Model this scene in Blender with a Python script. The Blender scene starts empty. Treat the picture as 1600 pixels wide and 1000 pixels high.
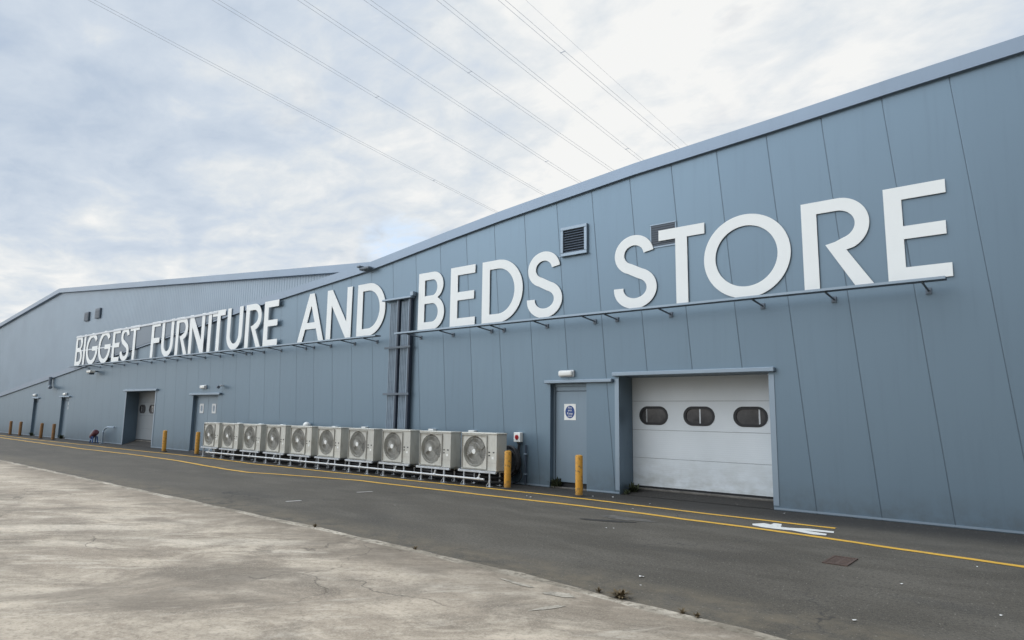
import bpy, bmesh, math, random
from mathutils import Vector, Matrix
R = math.radians
random.seed(7)
SC = bpy.context.scene
COL = SC.collection

# ------------------------------------------------------------------ camera
cam_d = bpy.data.cameras.new("camera")
cam_d.sensor_width = 36.0
cam_d.lens = 36.0 * 1034.3 / 1600.0
cam_d.clip_start = 0.1
cam_d.clip_end = 6000
cam = bpy.data.objects.new("camera", cam_d)
COL.objects.link(cam)
cr = Vector((0.76898223, 0.63913596, 0.01309801))
cu = Vector((0.07983231, -0.11633926, 0.98999595))
cf = Vector((-0.63426582, 0.76024365, 0.14048652))
m3 = Matrix((cr, cu, -cf)).transposed()
cam.matrix_world = Matrix.Translation((0, -12.1, 1.6)) @ m3.to_4x4()
SC.camera = cam

# ------------------------------------------------------------------ sky and sun
SUN = Vector((-0.50, -0.62, 0.85)).normalized()
EXPO = 0.30
world = bpy.data.worlds.new("World")
SC.world = world
world.use_nodes = True
def build_sky():
    nt = world.node_tree
    N, L = nt.nodes, nt.links
    N.clear()
    def n(t, **k):
        o = N.new(t)
        for a, b in k.items(): setattr(o, a, b)
        return o
    def math_(op, a, b=None, clamp=False):
        o = n('ShaderNodeMath', operation=op, use_clamp=clamp)
        for i, v in enumerate((a, b)):
            if v is None: continue
            if isinstance(v, (int, float)): o.inputs[i].default_value = v
            else: L.new(v, o.inputs[i])
        return o.outputs[0]
    def mix(f, a, b):
        o = n('ShaderNodeMix', data_type='RGBA')
        for s, v in ((0, f), (6, a), (7, b)):
            if isinstance(v, (int, float)): o.inputs[s].default_value = v
            elif isinstance(v, tuple): o.inputs[s].default_value = (*v, 1)
            else: L.new(v, o.inputs[s])
        return o.outputs[2]
    out = n('ShaderNodeOutputWorld'); bg = n('ShaderNodeBackground')
    bg.inputs[1].default_value = 0.1
    sky = n('ShaderNodeTexSky', sky_type='NISHITA', sun_disc=False)
    sky.sun_elevation = math.asin(SUN.z)
    sky.sun_rotation = math.atan2(SUN.x, SUN.y)
    tc = n('ShaderNodeTexCoord')
    sep = n('ShaderNodeSeparateXYZ'); L.new(tc.outputs['Generated'], sep.inputs[0])
    X, Y, Z = sep.outputs
    zc = math_('MAXIMUM', Z, 0.0)
    zz = math_('ADD', zc, 0.16)
    comb = n('ShaderNodeCombineXYZ')
    L.new(math_('DIVIDE', X, zz), comb.inputs[0]); L.new(math_('DIVIDE', Y, zz), comb.inputs[1])
    def noise(scale, det, rough, dist, off, stretch=(1, 1, 1), rot=0):
        mp = n('ShaderNodeMapping'); mp.inputs['Location'].default_value = off
        mp.inputs['Scale'].default_value = stretch; mp.inputs['Rotation'].default_value = (0, 0, rot)
        L.new(comb.outputs[0], mp.inputs[0])
        o = n('ShaderNodeTexNoise'); o.inputs['Scale'].default_value = scale
        o.inputs['Detail'].default_value = det; o.inputs['Roughness'].default_value = rough
        o.inputs['Distortion'].default_value = dist
        L.new(mp.outputs[0], o.inputs[0]); return o.outputs[0]
    def dirlobe(d, p):                       # broad lobe of cloud round a direction
        o = n('ShaderNodeVectorMath', operation='DOT_PRODUCT')
        L.new(tc.outputs['Generated'], o.inputs[0]); o.inputs[1].default_value = Vector(d).normalized()
        return math_('POWER', math_('MAXIMUM', o.outputs['Value'], 0.0), p)
    big = noise(1.05, 4, .5, .2, (3.1, 1.7, 0), (1, 1.25, 1), R(25))
    mid = noise(3.4, 7, .56, .35, (7.3, 2.2, 0), (1, 1.3, 1), R(30))
    fine = noise(9, 6, .6, .5, (1.3, 5.2, 0), (1, 1.4, 1), R(30))
    v = math_('ADD', math_('MULTIPLY', big, .50), math_('ADD', math_('MULTIPLY', mid, .72), math_('MULTIPLY', fine, .24)))
    # thicker grey bank high on the left, whiter towards the horizon and the right
    left = dirlobe((-0.94, 0.10, 0.52), 14)
    rite = dirlobe((-0.20, 0.85, 0.50), 5)
    v = math_('ADD', v, math_('MULTIPLY', left, -.12))
    v = math_('ADD', v, math_('MULTIPLY', rite, .24))
    low = n('ShaderNodeMapRange'); L.new(Z, low.inputs[0])
    low.inputs[1].default_value = .04; low.inputs[2].default_value = .36
    low.inputs[3].default_value = .24; low.inputs[4].default_value = 0
    v = math_('ADD', v, low.outputs[0])
    rmp = n('ShaderNodeValToRGB'); L.new(v, rmp.inputs[0])
    e = rmp.color_ramp.elements
    e[0].position = .50; e[0].color = (.51, .60, .725, 1)
    e[1].position = .98; e[1].color = (.93, .935, .925, 1)
    q = e.new(.72); q.color = (.64, .715, .81, 1)
    q = e.new(.84); q.color = (.76, .805, .845, 1)
    # thin places let some of the blue through
    hole = noise(1.9, 5, .55, .3, (12.4, 8.1, 0), (1, 1.2, 1), R(20))
    hr = n('ShaderNodeMapRange'); L.new(hole, hr.inputs[0])
    hr.inputs[1].default_value = .60; hr.inputs[2].default_value = .74
    hr.inputs[3].default_value = 0; hr.inputs[4].default_value = .35
    scl = n('ShaderNodeVectorMath', operation='SCALE'); L.new(rmp.outputs[0], scl.inputs[0])
    def behind(a, b):                         # 0 in front of the long wall's line, 1 on the yard side of the sky
        o = n('ShaderNodeMapRange', interpolation_type='SMOOTHSTEP'); L.new(Y, o.inputs[0])
        for i_, v_ in enumerate((a, b, 0, 1)): o.inputs[i_ + 1].default_value = v_
        return o.outputs[0]
    lowz = n('ShaderNodeMapRange', interpolation_type='SMOOTHSTEP'); L.new(Z, lowz.inputs[0])
    for i_, v_ in enumerate((.06, .34, 1, 0)): lowz.inputs[i_ + 1].default_value = v_
    # the cloud glows towards the hidden sun, boosted out of view to brighten the letters
    glow = math_('ADD', math_('MULTIPLY', math_('MULTIPLY', dirlobe(SUN, 2.6), behind(.12, -.30)), 27.0), 8.0)
    # unseen low sky behind the camera, mostly right, darkened to shade the wall
    glow = math_('MULTIPLY', glow, math_('SUBTRACT', 1.0, math_('MULTIPLY', dirlobe((0.42, -0.90, -0.02), 2.2), .92)))
    glow = math_('MULTIPLY', glow, math_('SUBTRACT', 1.0, math_('MULTIPLY', math_('MULTIPLY', behind(.05, -.25), lowz.outputs[0]), .62)))
    L.new(glow, scl.inputs['Scale'])
    col = mix(hr.outputs[0], scl.outputs[0], sky.outputs[0])
    # one torn gap low over the roof with clear blue behind
    gap = math_('MULTIPLY', dirlobe((-0.749, 0.634, 0.235), 420), math_('MULTIPLY', fine, 2.0))
    gr = n('ShaderNodeMapRange'); L.new(gap, gr.inputs[0])
    gr.inputs[1].default_value = .45; gr.inputs[2].default_value = .95; gr.inputs[3].default_value = 0; gr.inputs[4].default_value = .8
    col = mix(gr.outputs[0], col, (5.4, 6.7, 8.4))
    L.new(col, bg.inputs[0]); L.new(bg.outputs[0], out.inputs[0])
build_sky()
sd = bpy.data.lights.new("sun", 'SUN'); sd.energy = .8; sd.angle = R(110); sd.color = (1, .94, .86)
sun = bpy.data.objects.new("sun", sd); COL.objects.link(sun)
sun.rotation_euler = SUN.to_track_quat('Z', 'Y').to_euler(); sun.location = (-10, -20, 30)
SC.view_settings.view_transform = 'Standard'
SC.view_settings.look = 'None'
SC.view_settings.exposure = EXPO
SC.view_settings.gamma = 1
SC.view_settings.use_curve_mapping = False
SC.cycles.max_bounces = 8

# ------------------------------------------------------------------ materials
class NT:
    def __init__(s, name):
        s.m = bpy.data.materials.new(name); s.m.use_nodes = True
        s.t = s.m.node_tree; s.N = s.t.nodes; s.L = s.t.links
        s.b = s.N['Principled BSDF']
        s.tc = s.N.new('ShaderNodeTexCoord')
        s.obj = s.tc.outputs['Object']
    def n(s, t, **k):
        o = s.N.new(t)
        for a, b in k.items(): setattr(o, a, b)
        return o
    def put(s, sock, v):
        if isinstance(v, (int, float)): sock.default_value = v
        elif isinstance(v, tuple): sock.default_value = (*v, 1) if len(v) == 3 and sock.type == 'RGBA' else v
        else: s.L.new(v, sock)
    def math(s, op, a, b=None, clamp=False):
        o = s.n('ShaderNodeMath', operation=op, use_clamp=clamp)
        s.put(o.inputs[0], a)
        if b is not None: s.put(o.inputs[1], b)
        return o.outputs[0]
    def mix(s, f, a, b, mode='MIX'):
        o = s.n('ShaderNodeMix', data_type='RGBA', blend_type=mode)
        s.put(o.inputs[0], f); s.put(o.inputs[6], a); s.put(o.inputs[7], b)
        return o.outputs[2]
    def noise(s, scale, det=4, rough=.55, dist=0, stretch=(1, 1, 1), rot=(0, 0, 0), off=(0, 0, 0)):
        mp = s.n('ShaderNodeMapping'); mp.inputs['Scale'].default_value = stretch
        mp.inputs['Location'].default_value = off
        vr = s.n('ShaderNodeVectorRotate', rotation_type='Z_AXIS'); s.L.new(s.obj, vr.inputs[0])
        vr.inputs['Angle'].default_value = rot[2]
        s.L.new(vr.outputs[0], mp.inputs[0])
        o = s.n('ShaderNodeTexNoise'); s.L.new(mp.outputs[0], o.inputs[0])
        o.inputs['Scale'].default_value = scale; o.inputs['Detail'].default_value = det
        o.inputs['Roughness'].default_value = rough; o.inputs['Distortion'].default_value = dist
        return o.outputs[0]
    def mr(s, v, a, b, c, d, smooth=False):
        o = s.n('ShaderNodeMapRange')
        if smooth: o.interpolation_type = 'SMOOTHSTEP'
        s.put(o.inputs[0], v)
        for i, x in enumerate((a, b, c, d)): o.inputs[i + 1].default_value = x
        return o.outputs[0]
    def bump(s, h, strength=.3, dist=.01, prev=None):
        o = s.n('ShaderNodeBump'); o.inputs['Strength'].default_value = strength
        o.inputs['Distance'].default_value = dist; s.put(o.inputs['Height'], h)
        if prev: s.L.new(prev, o.inputs['Normal'])
        return o.outputs[0]
    def set(s, **k):
        for a, v in k.items(): s.put(s.b.inputs[a.replace('_', ' ')], v)
        return s.m

def simple(name, col, rough=.5, metal=0, var=.12, scale=6, bump=0, bscale=60, spec=.5):
    s = NT(name)
    nz = s.noise(scale, 5, .6)
    dark = tuple(c * (1 - var) for c in col); lite = tuple(min(1, c * (1 + var)) for c in col)
    k = dict(Base_Color=s.mix(s.mr(nz, .3, .7, 0, 1), dark, lite), Roughness=s.mr(nz, .3, .7, max(0, rough - .06), min(1, rough + .08)), Metallic=metal)
    s.set(**k); s.b.inputs['Specular IOR Level'].default_value = spec
    if bump: s.set(Normal=s.bump(s.noise(bscale, 3), bump, .004))
    return s.m

SEAM0, PITCH, TILT = -1.415, 0.975, 0.084
def wall_mat():
    s = NT('painted cladding')
    sep = s.n('ShaderNodeSeparateXYZ'); s.L.new(s.obj, sep.inputs[0])
    u = s.math('ADD', sep.outputs[0], s.math('MULTIPLY', sep.outputs[2], TILT))
    u = s.math('DIVIDE', s.math('SUBTRACT', u, SEAM0), PITCH)
    uu = s.math('ADD', u, 200.0)
    fr = s.math('FRACT', uu)
    d = s.math('MINIMUM', fr, s.math('SUBTRACT', 1.0, fr))          # 0 at a seam
    seam = s.mr(d, .003, .010, 1, 0)
    pid = s.math('FLOOR', s.math('ADD', uu, .0))
    wn = s.n('ShaderNodeTexWhiteNoise', noise_dimensions='1D'); s.L.new(pid, wn.inputs['W'])
    base = s.mix(wn.outputs[0], (.160, .228, .290), (.170, .241, .304))
    n1 = s.noise(.35, 4, .55, off=(4, 1, 2))
    base = s.mix(s.mr(n1, .25, .75, 0, .25, True), base, (.149, .210, .268))
    st = s.noise(3.0, 5, .6, stretch=(3.0, 1, .18))                    # faint rain streaks
    base = s.mix(s.mr(st, .52, .72, 0, .20), base, (.125, .173, .22))
    dirt = s.math('MULTIPLY', s.mr(sep.outputs[2], .02, .55, 1, 0), s.mr(s.noise(4, 5, .65), .35, .7, .1, .8))
    base = s.mix(s.math('MULTIPLY', dirt, .75), base, (.11, .125, .13))
    base = s.mix(s.math('MULTIPLY', seam, .42), base, (.055, .07, .088))
    oil = s.noise(.9, 2, .4, stretch=(1, 1, .35))
    b1 = s.bump(oil, .25, .02)
    b2 = s.bump(s.math('SUBTRACT', 1.0, seam), .6, .01, b1)
    b3 = s.bump(s.noise(90, 2), .05, .002, b2)
    return s.set(Base_Color=base, Roughness=.36, Metallic=.52, Normal=b3)
M = {}
M['wall'] = wall_mat()
def plain_wall(name, col, metal=.5):
    s = NT(name)
    n1 = s.noise(.5, 4, .55); sep = s.n('ShaderNodeSeparateXYZ'); s.L.new(s.obj, sep.inputs[0])
    st = s.noise(3.0, 5, .6, stretch=(3.0, 3, .2))
    base = s.mix(s.mr(n1, .3, .7, 0, 1), tuple(c * .94 for c in col), tuple(c * 1.05 for c in col))
    base = s.mix(s.mr(st, .55, .8, 0, .2), base, tuple(c * .7 for c in col))
    return s.set(Base_Color=base, Roughness=.4, Metallic=metal)
M['tall'] = plain_wall('profiled cladding', (.25, .315, .38))
M['jamb'] = plain_wall('jamb sheet', (.165, .225, .28))
M['trim'] = plain_wall('trim sheet', (.275, .345, .415))
M['coping'] = plain_wall('coping sheet', (.225, .285, .36))
M['door'] = plain_wall('door paint', (.205, .27, .33))
M['roof'] = simple('roof sheet', (.30, .33, .37), .5, 0, .1, 2)
M['backing'] = plain_wall('backing sheet', (.15, .19, .235))
M['letter'] = simple('letter white', (.82, .85, .845), .42, 0, .015, 3)
M['rail'] = simple('rail paint', (.20, .24, .29), .45, 0, .08, 4)
M['bracket'] = simple('bracket paint', (.11, .14, .175), .5, 0, .1, 4)
M['white_trim'] = simple('white rail', (.62, .66, .70), .45, 0, .06, 5)
M['conduit'] = simple('conduit grey blue', (.215, .275, .335), .45, 0, .12, 5)
M['conduit_dark'] = simple('channel dark', (.035, .05, .075), .5, 0, .15, 5)
M['louvre'] = simple('louvre blades', (.085, .112, .148), .45, 0, .1, 8)
M['louvre_slim'] = simple('slim louvre blades', (.05, .068, .092), .5, 0, .1, 8)
M['louvre_dark'] = simple('louvre void', (.035, .046, .06), .7)
def roller_mat():
    s = NT('sectional door steel')
    sep = s.n('ShaderNodeSeparateXYZ'); s.L.new(s.obj, sep.inputs[0])
    n1 = s.noise(1.2, 4, .55)
    base = s.mix(s.mr(n1, .3, .7, 0, 1), (.56, .605, .635), (.62, .665, .695))
    dirt = s.math('MULTIPLY', s.mr(sep.outputs[2], .1, .9, 1, 0), s.mr(s.noise(2.5, 6, .65, stretch=(1, 1, 2)), .38, .75, 0, 1))
    base = s.mix(s.math('MULTIPLY', dirt, .8), base, (.27, .275, .245))
    rib = s.math('SINE', s.math('MULTIPLY', sep.outputs[2], 2 * math.pi / .04))
    nb = s.bump(rib, .12, .003); nb = s.bump(s.noise(160, 2), .12, .002, nb)
    return s.set(Base_Color=base, Roughness=.5, Normal=nb)
M['roller'] = roller_mat()
M['rubber'] = simple('rubber black', (.014, .015, .018), .6, 0, .2, 10)
M['glass'] = simple('window glass', (.055, .055, .058), .07, 0, .45, 3)
def casing_mat():
    s = NT('casing enamel')
    oi = s.n('ShaderNodeObjectInfo')                                  # each unit weathers a little differently
    base = s.mix(oi.outputs['Random'], (.50, .497, .455), (.60, .59, .53))
    sep = s.n('ShaderNodeSeparateXYZ'); s.L.new(s.obj, sep.inputs[0])
    cb = s.n('ShaderNodeCombineXYZ')
    s.L.new(s.math('ADD', s.math('MULTIPLY', sep.outputs[0], 5.0), s.math('MULTIPLY', oi.outputs['Random'], 90.0)), cb.inputs[0])
    s.L.new(s.math('MULTIPLY', sep.outputs[1], 5.0), cb.inputs[1]); s.L.new(s.math('MULTIPLY', sep.outputs[2], 1.6), cb.inputs[2])
    nz = s.n('ShaderNodeTexNoise'); nz.inputs['Scale'].default_value = 1.6; nz.inputs['Detail'].default_value = 6; nz.inputs['Roughness'].default_value = .65
    s.L.new(cb.outputs[0], nz.inputs[0])
    base = s.mix(s.mr(nz.outputs[0], .48, .70, 0, .5), base, (.33, .315, .265))
    return s.set(Base_Color=base, Roughness=.45)
M['ac'] = casing_mat()
M['ac_dark'] = simple('fan cavity', (.30, .297, .277), .6)
M['ac_wire'] = simple('grille wire', (.40, .395, .36), .4)
M['ac_blade'] = simple('fan blade', (.37, .367, .345), .5)
M['galv'] = simple('galvanised steel', (.50, .53, .56), .42, .35, .18, 14)
M['pvc'] = simple('white pipe', (.60, .62, .63), .35, 0, .05, 6)
M['red'] = simple('red knob', (.42, .025, .03), .4)
M['reddark'] = simple('faded red drum', (.11, .03, .04), .6, 0, .2)
M['blue'] = simple('blue paint', (.03, .09, .26), .5, 0, .2)
M['lamp'] = simple('lamp diffuser', (.80, .81, .78), .3, 0, .03)
M['sign_blue'] = simple('sign blue', (.012, .055, .22), .35, 0, .04)
def bollard_mat():
    s = NT('bollard yellow')
    sep = s.n('ShaderNodeSeparateXYZ'); s.L.new(s.obj, sep.inputs[0])
    n1 = s.noise(9, 6, .7)
    base = s.mix(s.mr(n1, .35, .7, 0, 1), (.60, .30, .03), (.50, .245, .03))
    chip = s.mr(s.noise(15, 7, .75, off=(3, 2, 1)), .54, .60, 0, 1)
    base = s.mix(s.math('MULTIPLY', chip, .8), base, (.13, .085, .05))
    base = s.mix(s.mr(sep.outputs[2], 0, .14, .6, 0), base, (.12, .09, .05))
    return s.set(Base_Color=base, Roughness=.55)
M['bollard'] = bollard_mat()
def asphalt_mat():
    s = NT('asphalt')
    sep = s.n('ShaderNodeSeparateXYZ'); s.L.new(s.obj, sep.inputs[0])
    grain = s.noise(70, 4, .8); g2 = s.noise(28, 5, .75)
    big = s.noise(.28, 6, .6, .4, stretch=(.6, 1.6, 1)); mid = s.noise(1.3, 6, .62, .3, stretch=(.5, 1.2, 1), off=(5, 2, 0))
    base = s.mix(s.mr(big, .3, .7, 0, 1), (.054, .047, .036), (.084, .074, .058))
    base = s.mix(s.mr(mid, .44, .64, 0, .75), base, (.114, .103, .085))
    base = s.mix(s.mr(s.noise(.8, 5, .6, .5, stretch=(.5, 1.5, 1), off=(11, 3, 0)), .55, .75, 0, .5), base, (.036, .035, .033))
    # the strip next to the wall is darker
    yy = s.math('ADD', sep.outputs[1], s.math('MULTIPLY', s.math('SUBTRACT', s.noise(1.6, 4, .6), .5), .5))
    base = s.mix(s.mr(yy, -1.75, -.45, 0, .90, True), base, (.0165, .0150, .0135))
    base = s.mix(s.mr(grain, .50, .64, 0, .6), base, (.20, .178, .14))
    base = s.mix(s.mr(g2, .50, .62, 0, .6), base, (.026, .024, .021))
    ed = s.math('ABSOLUTE', s.math('ADD', s.math('ADD', sep.outputs[1], 6.62), s.math('MULTIPLY', sep.outputs[0], .025)))
    base = s.mix(s.math('MULTIPLY', s.mr(ed, .12, .75, .8, 0, True), s.mr(s.noise(3, 6, .7, off=(1, 4, 0)), .38, .62, 0, 1)), base, (.15, .125, .088))
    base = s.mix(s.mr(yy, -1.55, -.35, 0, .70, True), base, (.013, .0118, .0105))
    spk = s.noise(38, 1, .5, off=(8, 3, 0))
    base = s.mix(s.mr(spk, .70, .76, 0, .6), base, (.34, .32, .28))
    vor = s.n('ShaderNodeTexVoronoi', feature='DISTANCE_TO_EDGE'); vor.inputs['Scale'].default_value = .16
    wv = s.n('ShaderNodeMapping'); s.L.new(s.obj, wv.inputs[0])
    wob = s.n('ShaderNodeVectorMath', operation='ADD'); s.L.new(s.obj, wob.inputs[0])
    nn = s.n('ShaderNodeTexNoise'); nn.inputs['Scale'].default_value = 1.2; nn.inputs['Detail'].default_value = 5; s.L.new(s.obj, nn.inputs[0])
    sc = s.n('ShaderNodeVectorMath', operation='SCALE'); s.L.new(nn.outputs['Color'], sc.inputs[0]); sc.inputs['Scale'].default_value = 1.4
    s.L.new(sc.outputs[0], wob.inputs[1]); s.L.new(wob.outputs[0], vor.inputs[0])
    crack = s.math('MULTIPLY', s.mr(vor.outputs['Distance'], .0, .0035, 1, 0), s.mr(s.noise(.5, 3, .5, off=(2, 9, 0)), .48, .62, 0, .7))
    base = s.mix(crack, base, (.02, .02, .02))
    nb = s.bump(grain, .5, .008); nb = s.bump(mid, .3, .03, nb)
    return s.set(Base_Color=base, Roughness=s.mr(mid, .3, .7, .78, .92), Normal=nb)
M['asphalt'] = asphalt_mat()
def concrete_mat():
    s = NT('worn concrete')
    ro = (0, 0, R(-8))
    grain = s.noise(70, 4, .7); g2 = s.noise(20, 5, .65)
    D = (0, 0, R(-33))
    sep = s.n('ShaderNodeSeparateXYZ'); s.L.new(s.obj, sep.inputs[0])
    big = s.noise(.22, 6, .62, .6, stretch=(1, .8, 1), off=(2, 3, 0)); st = s.noise(1.0, 10, .73, 1.1, stretch=(.78, 1.2, 1), rot=D)
    st2 = s.noise(1.9, 9, .74, .8, stretch=(.45, 1.7, 1), rot=(0, 0, R(-48)), off=(4, 7, 0))
    st3 = s.noise(.7, 9, .72, .8, stretch=(.45, 1.8, 1), rot=(0, 0, R(-36)), off=(14, 2, 0))
    base = s.mix(s.mr(big, .35, .65, 0, 1), (.25, .205, .155), (.45, .375, .29))
    base = s.mix(s.mr(st, .46, .62, 0, .8), base, (.60, .515, .405))
    base = s.mix(s.mr(st3, .52, .66, 0, .7), base, (.64, .565, .46))
    base = s.mix(s.mr(st2, .55, .68, 0, .75), base, (.70, .63, .525))
    base = s.mix(s.mr(s.noise(.7, 8, .70, .9, stretch=(.7, 1.2, 1), rot=D, off=(9, 9, 0)), .49, .64, 0, .8), base, (.165, .137, .105))
    base = s.mix(s.mr(g2, .50, .66, 0, .42), base, (.15, .124, .092))
    base = s.mix(s.mr(grain, .51, .66, 0, .55), base, (.55, .49, .40))
    spk = s.noise(45, 5, .8, off=(7, 1, 0))
    base = s.mix(s.mr(spk, .55, .66, 0, .45), base, (.085, .072, .056))
    blot = s.noise(.42, 7, .66, 1.2, stretch=(.8, 1.1, 1), rot=D, off=(21, 5, 0))
    base = s.mix(s.mr(blot, .52, .64, 0, .62), base, (.17, .142, .11))
    scr = s.noise(2.6, 6, .72, 1.4, stretch=(.22, 2.6, 1), rot=(0, 0, R(-58)), off=(31, 8, 0))
    base = s.mix(s.mr(scr, .60, .70, 0, .6), base, (.66, .60, .50))
    ed = s.math('MULTIPLY', s.math('ADD', s.math('ADD', sep.outputs[1], 6.72), s.math('MULTIPLY', sep.outputs[0], .025)), -1.0)
    base = s.mix(s.math('MULTIPLY', s.mr(ed, .05, 1.3, .85, 0, True), s.mr(s.noise(1.6, 7, .7, .6, off=(5, 4, 0)), .36, .60, .25, 1)), base, (.165, .135, .10))
    vor = s.n('ShaderNodeTexVoronoi', feature='DISTANCE_TO_EDGE'); vor.inputs['Scale'].default_value = .22
    wob_ = s.n('ShaderNodeVectorMath', operation='ADD'); s.L.new(s.obj, wob_.inputs[0])
    nn = s.n('ShaderNodeTexNoise'); nn.inputs['Scale'].default_value = 1.5; nn.inputs['Detail'].default_value = 6; s.L.new(s.obj, nn.inputs[0])
    sc_ = s.n('ShaderNodeVectorMath', operation='SCALE'); s.L.new(nn.outputs['Color'], sc_.inputs[0]); sc_.inputs['Scale'].default_value = 1.2
    s.L.new(sc_.outputs[0], wob_.inputs[1]); s.L.new(wob_.outputs[0], vor.inputs[0])
    base = s.mix(s.math('MULTIPLY', s.mr(vor.outputs['Distance'], 0, .005, 1, 0), s.mr(s.noise(.4, 3, .5, off=(3, 9, 0)), .46, .60, 0, .7)), base, (.075, .062, .047))
    nb = s.bump(grain, .45, .006); nb = s.bump(st, .25, .02, nb)
    return s.set(Base_Color=base, Roughness=.88, Normal=nb)
M['concrete'] = concrete_mat()
def kerb_mat():
    s = NT('kerb concrete')
    n1 = s.noise(1.1, 6, .65); n2 = s.noise(14, 5, .7)
    base = s.mix(s.mr(n1, .40, .60, 0, 1), (.22, .19, .145), (.52, .465, .38))
    base = s.mix(s.mr(n2, .48, .64, 0, .8), base, (.12, .10, .072))
    return s.set(Base_Color=base, Roughness=.9, Normal=s.bump(n2, .4, .01))
M['kerb'] = kerb_mat()
def paint_mat(name, col, wear=.5):
    s = NT(name)
    n1 = s.noise(26, 6, .72); n2 = s.noise(2.2, 5, .6)
    w = s.math('ADD', s.math('MULTIPLY', n1, .65), s.math('MULTIPLY', n2, .45))
    base = s.mix(s.mr(n2, .3, .7, 0, 1), tuple(c * .85 for c in col), col)
    base = s.mix(s.math('MULTIPLY', s.mr(w, .60, .70, 0, 1), wear), base, (.075, .07, .062))
    return s.set(Base_Color=base, Roughness=.7)
M['yellow'] = paint_mat('road yellow', (.70, .41, .05), .5)
M['white_paint'] = paint_mat('road white', (.74, .74, .71), .7)
M['old_white'] = paint_mat('faded road white', (.50, .49, .46), .8)
M['ground'] = simple('distant ground', (.12, .115, .10), .95, 0, .2, .05)
M['rust'] = simple('rusty iron', (.082, .055, .044), .9, 0, .35, 25, .4)
M['leaf'] = simple('weed leaf', (.05, .062, .028), .7, 0, .4, 20)
M['dry'] = simple('dry weed', (.13, .095, .05), .8, 0, .4, 20)
M['paper'] = simple('paper scrap', (.78, .78, .75), .7, 0, .05, 8)
M['cable'] = simple('overhead cable', (.66, .69, .73), .5)
M['sill'] = simple('sill concrete', (.13, .122, .11), .9, 0, .35, 5, .3)

# ------------------------------------------------------------------ mesh helpers
def add_box(bm, x0, x1, y0, y1, z0, z1, bev=0, seg=1):
    r = bmesh.ops.create_cube(bm, size=1)
    for v in r['verts']:
        v.co = Vector(((x0 + x1) / 2 + v.co.x * (x1 - x0), (y0 + y1) / 2 + v.co.y * (y1 - y0), (z0 + z1) / 2 + v.co.z * (z1 - z0)))
    if bev:
        ed = list({e for v in r['verts'] for e in v.link_edges})
        bmesh.ops.bevel(bm, geom=ed, offset=bev, segments=seg, affect='EDGES', profile=.5)
def add_tube(bm, pts, rad, n=8, cap=True):
    pts = [Vector(p) for p in pts]
    rings = []
    for i, p in enumerate(pts):
        t = (pts[min(i + 1, len(pts) - 1)] - pts[max(i - 1, 0)]).normalized()
        a = Vector((0, 0, 1)) if abs(t.z) < .9 else Vector((1, 0, 0))
        u = t.cross(a).normalized(); w = t.cross(u)
        rr = rad[i] if isinstance(rad, (list, tuple)) else rad
        rings.append([bm.verts.new(p + (u * math.cos(k * 2 * math.pi / n) + w * math.sin(k * 2 * math.pi / n)) * rr) for k in range(n)])
    for a, b in zip(rings, rings[1:]):
        for k in range(n):
            bm.faces.new((a[k], a[(k + 1) % n], b[(k + 1) % n], b[k]))
    if cap:
        bm.faces.new(rings[0][::-1]); bm.faces.new(rings[-1])
def add_poly(bm, pts):
    return bm.faces.new([bm.verts.new(p) for p in pts])
def add_strip(bm, left, right, z):
    l = [bm.verts.new((*p, z)) for p in left]; r = [bm.verts.new((*p, z)) for p in right]
    for i in range(len(l) - 1): bm.faces.new((l[i], r[i], r[i + 1], l[i + 1]))
def obj(name, bm, mat, parent=None, smooth=False, fix=True):
    if fix: bmesh.ops.recalc_face_normals(bm, faces=bm.faces)
    me = bpy.data.meshes.new(name); bm.to_mesh(me); bm.free()
    me.materials.append(M[mat] if isinstance(mat, str) else mat)
    if smooth:
        for p in me.polygons: p.use_smooth = True
        try: me.set_sharp_from_angle(angle=R(35))
        except Exception: pass
    o = bpy.data.objects.new(name, me); COL.objects.link(o)
    if parent: o.parent = parent
    return o
def nb(): return bmesh.new()
def tag(o, label, cat, group=None):
    o['label'] = label; o['category'] = cat
    if group: o['group'] = group
    return o
def thing(name, label, cat, loc=(0, 0, 0), group=None):
    o = bpy.data.objects.new(name, None); COL.objects.link(o); o.location = loc
    o.empty_display_size = .3
    return tag(o, label, cat, group)
def structure(o): o['kind'] = 'structure'; return o
def dup(root, loc, label, group=None):
    r = root.copy(); COL.objects.link(r); r.location = loc; r['label'] = label
    if group: r['group'] = group
    for ch in list(root.children):
        c = ch.copy(); COL.objects.link(c); c.parent = r
        for g in list(ch.children):
            d = g.copy(); COL.objects.link(d); d.parent = c
    return r
def curve_mesh(name, polys, depth, mat, parent=None, bevel=0.0):
    """flat filled outlines in the XZ plane (first is the outside, others holes) given a thickness"""
    cu_ = bpy.data.curves.new(name, 'CURVE'); cu_.dimensions = '2D'; cu_.fill_mode = 'BOTH'
    cu_.extrude = depth / 2; cu_.bevel_depth = bevel
    for pl in polys:
        sp = cu_.splines.new('POLY'); sp.points.add(len(pl) - 1); sp.use_cyclic_u = True
        for p, q in zip(sp.points, pl): p.co = (q[0], q[1], 0, 1)
    return curve_to_obj(name, cu_, mat, parent)
def curve_to_obj(name, cu_, mat, parent):
    tmp = bpy.data.objects.new(name + '_outline', cu_); COL.objects.link(tmp)
    dg = bpy.context.evaluated_depsgraph_get()
    me = bpy.data.meshes.new_from_object(tmp.evaluated_get(dg))
    bpy.data.objects.remove(tmp); bpy.data.curves.remove(cu_)
    me.transform(Matrix.Rotation(R(90), 4, 'X'))           # outline plane becomes XZ, front towards -Y
    me.materials.clear(); me.materials.append(M[mat]); me.name = name
    o = bpy.data.objects.new(name, me); COL.objects.link(o)
    if parent: o.parent = parent
    return o
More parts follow.
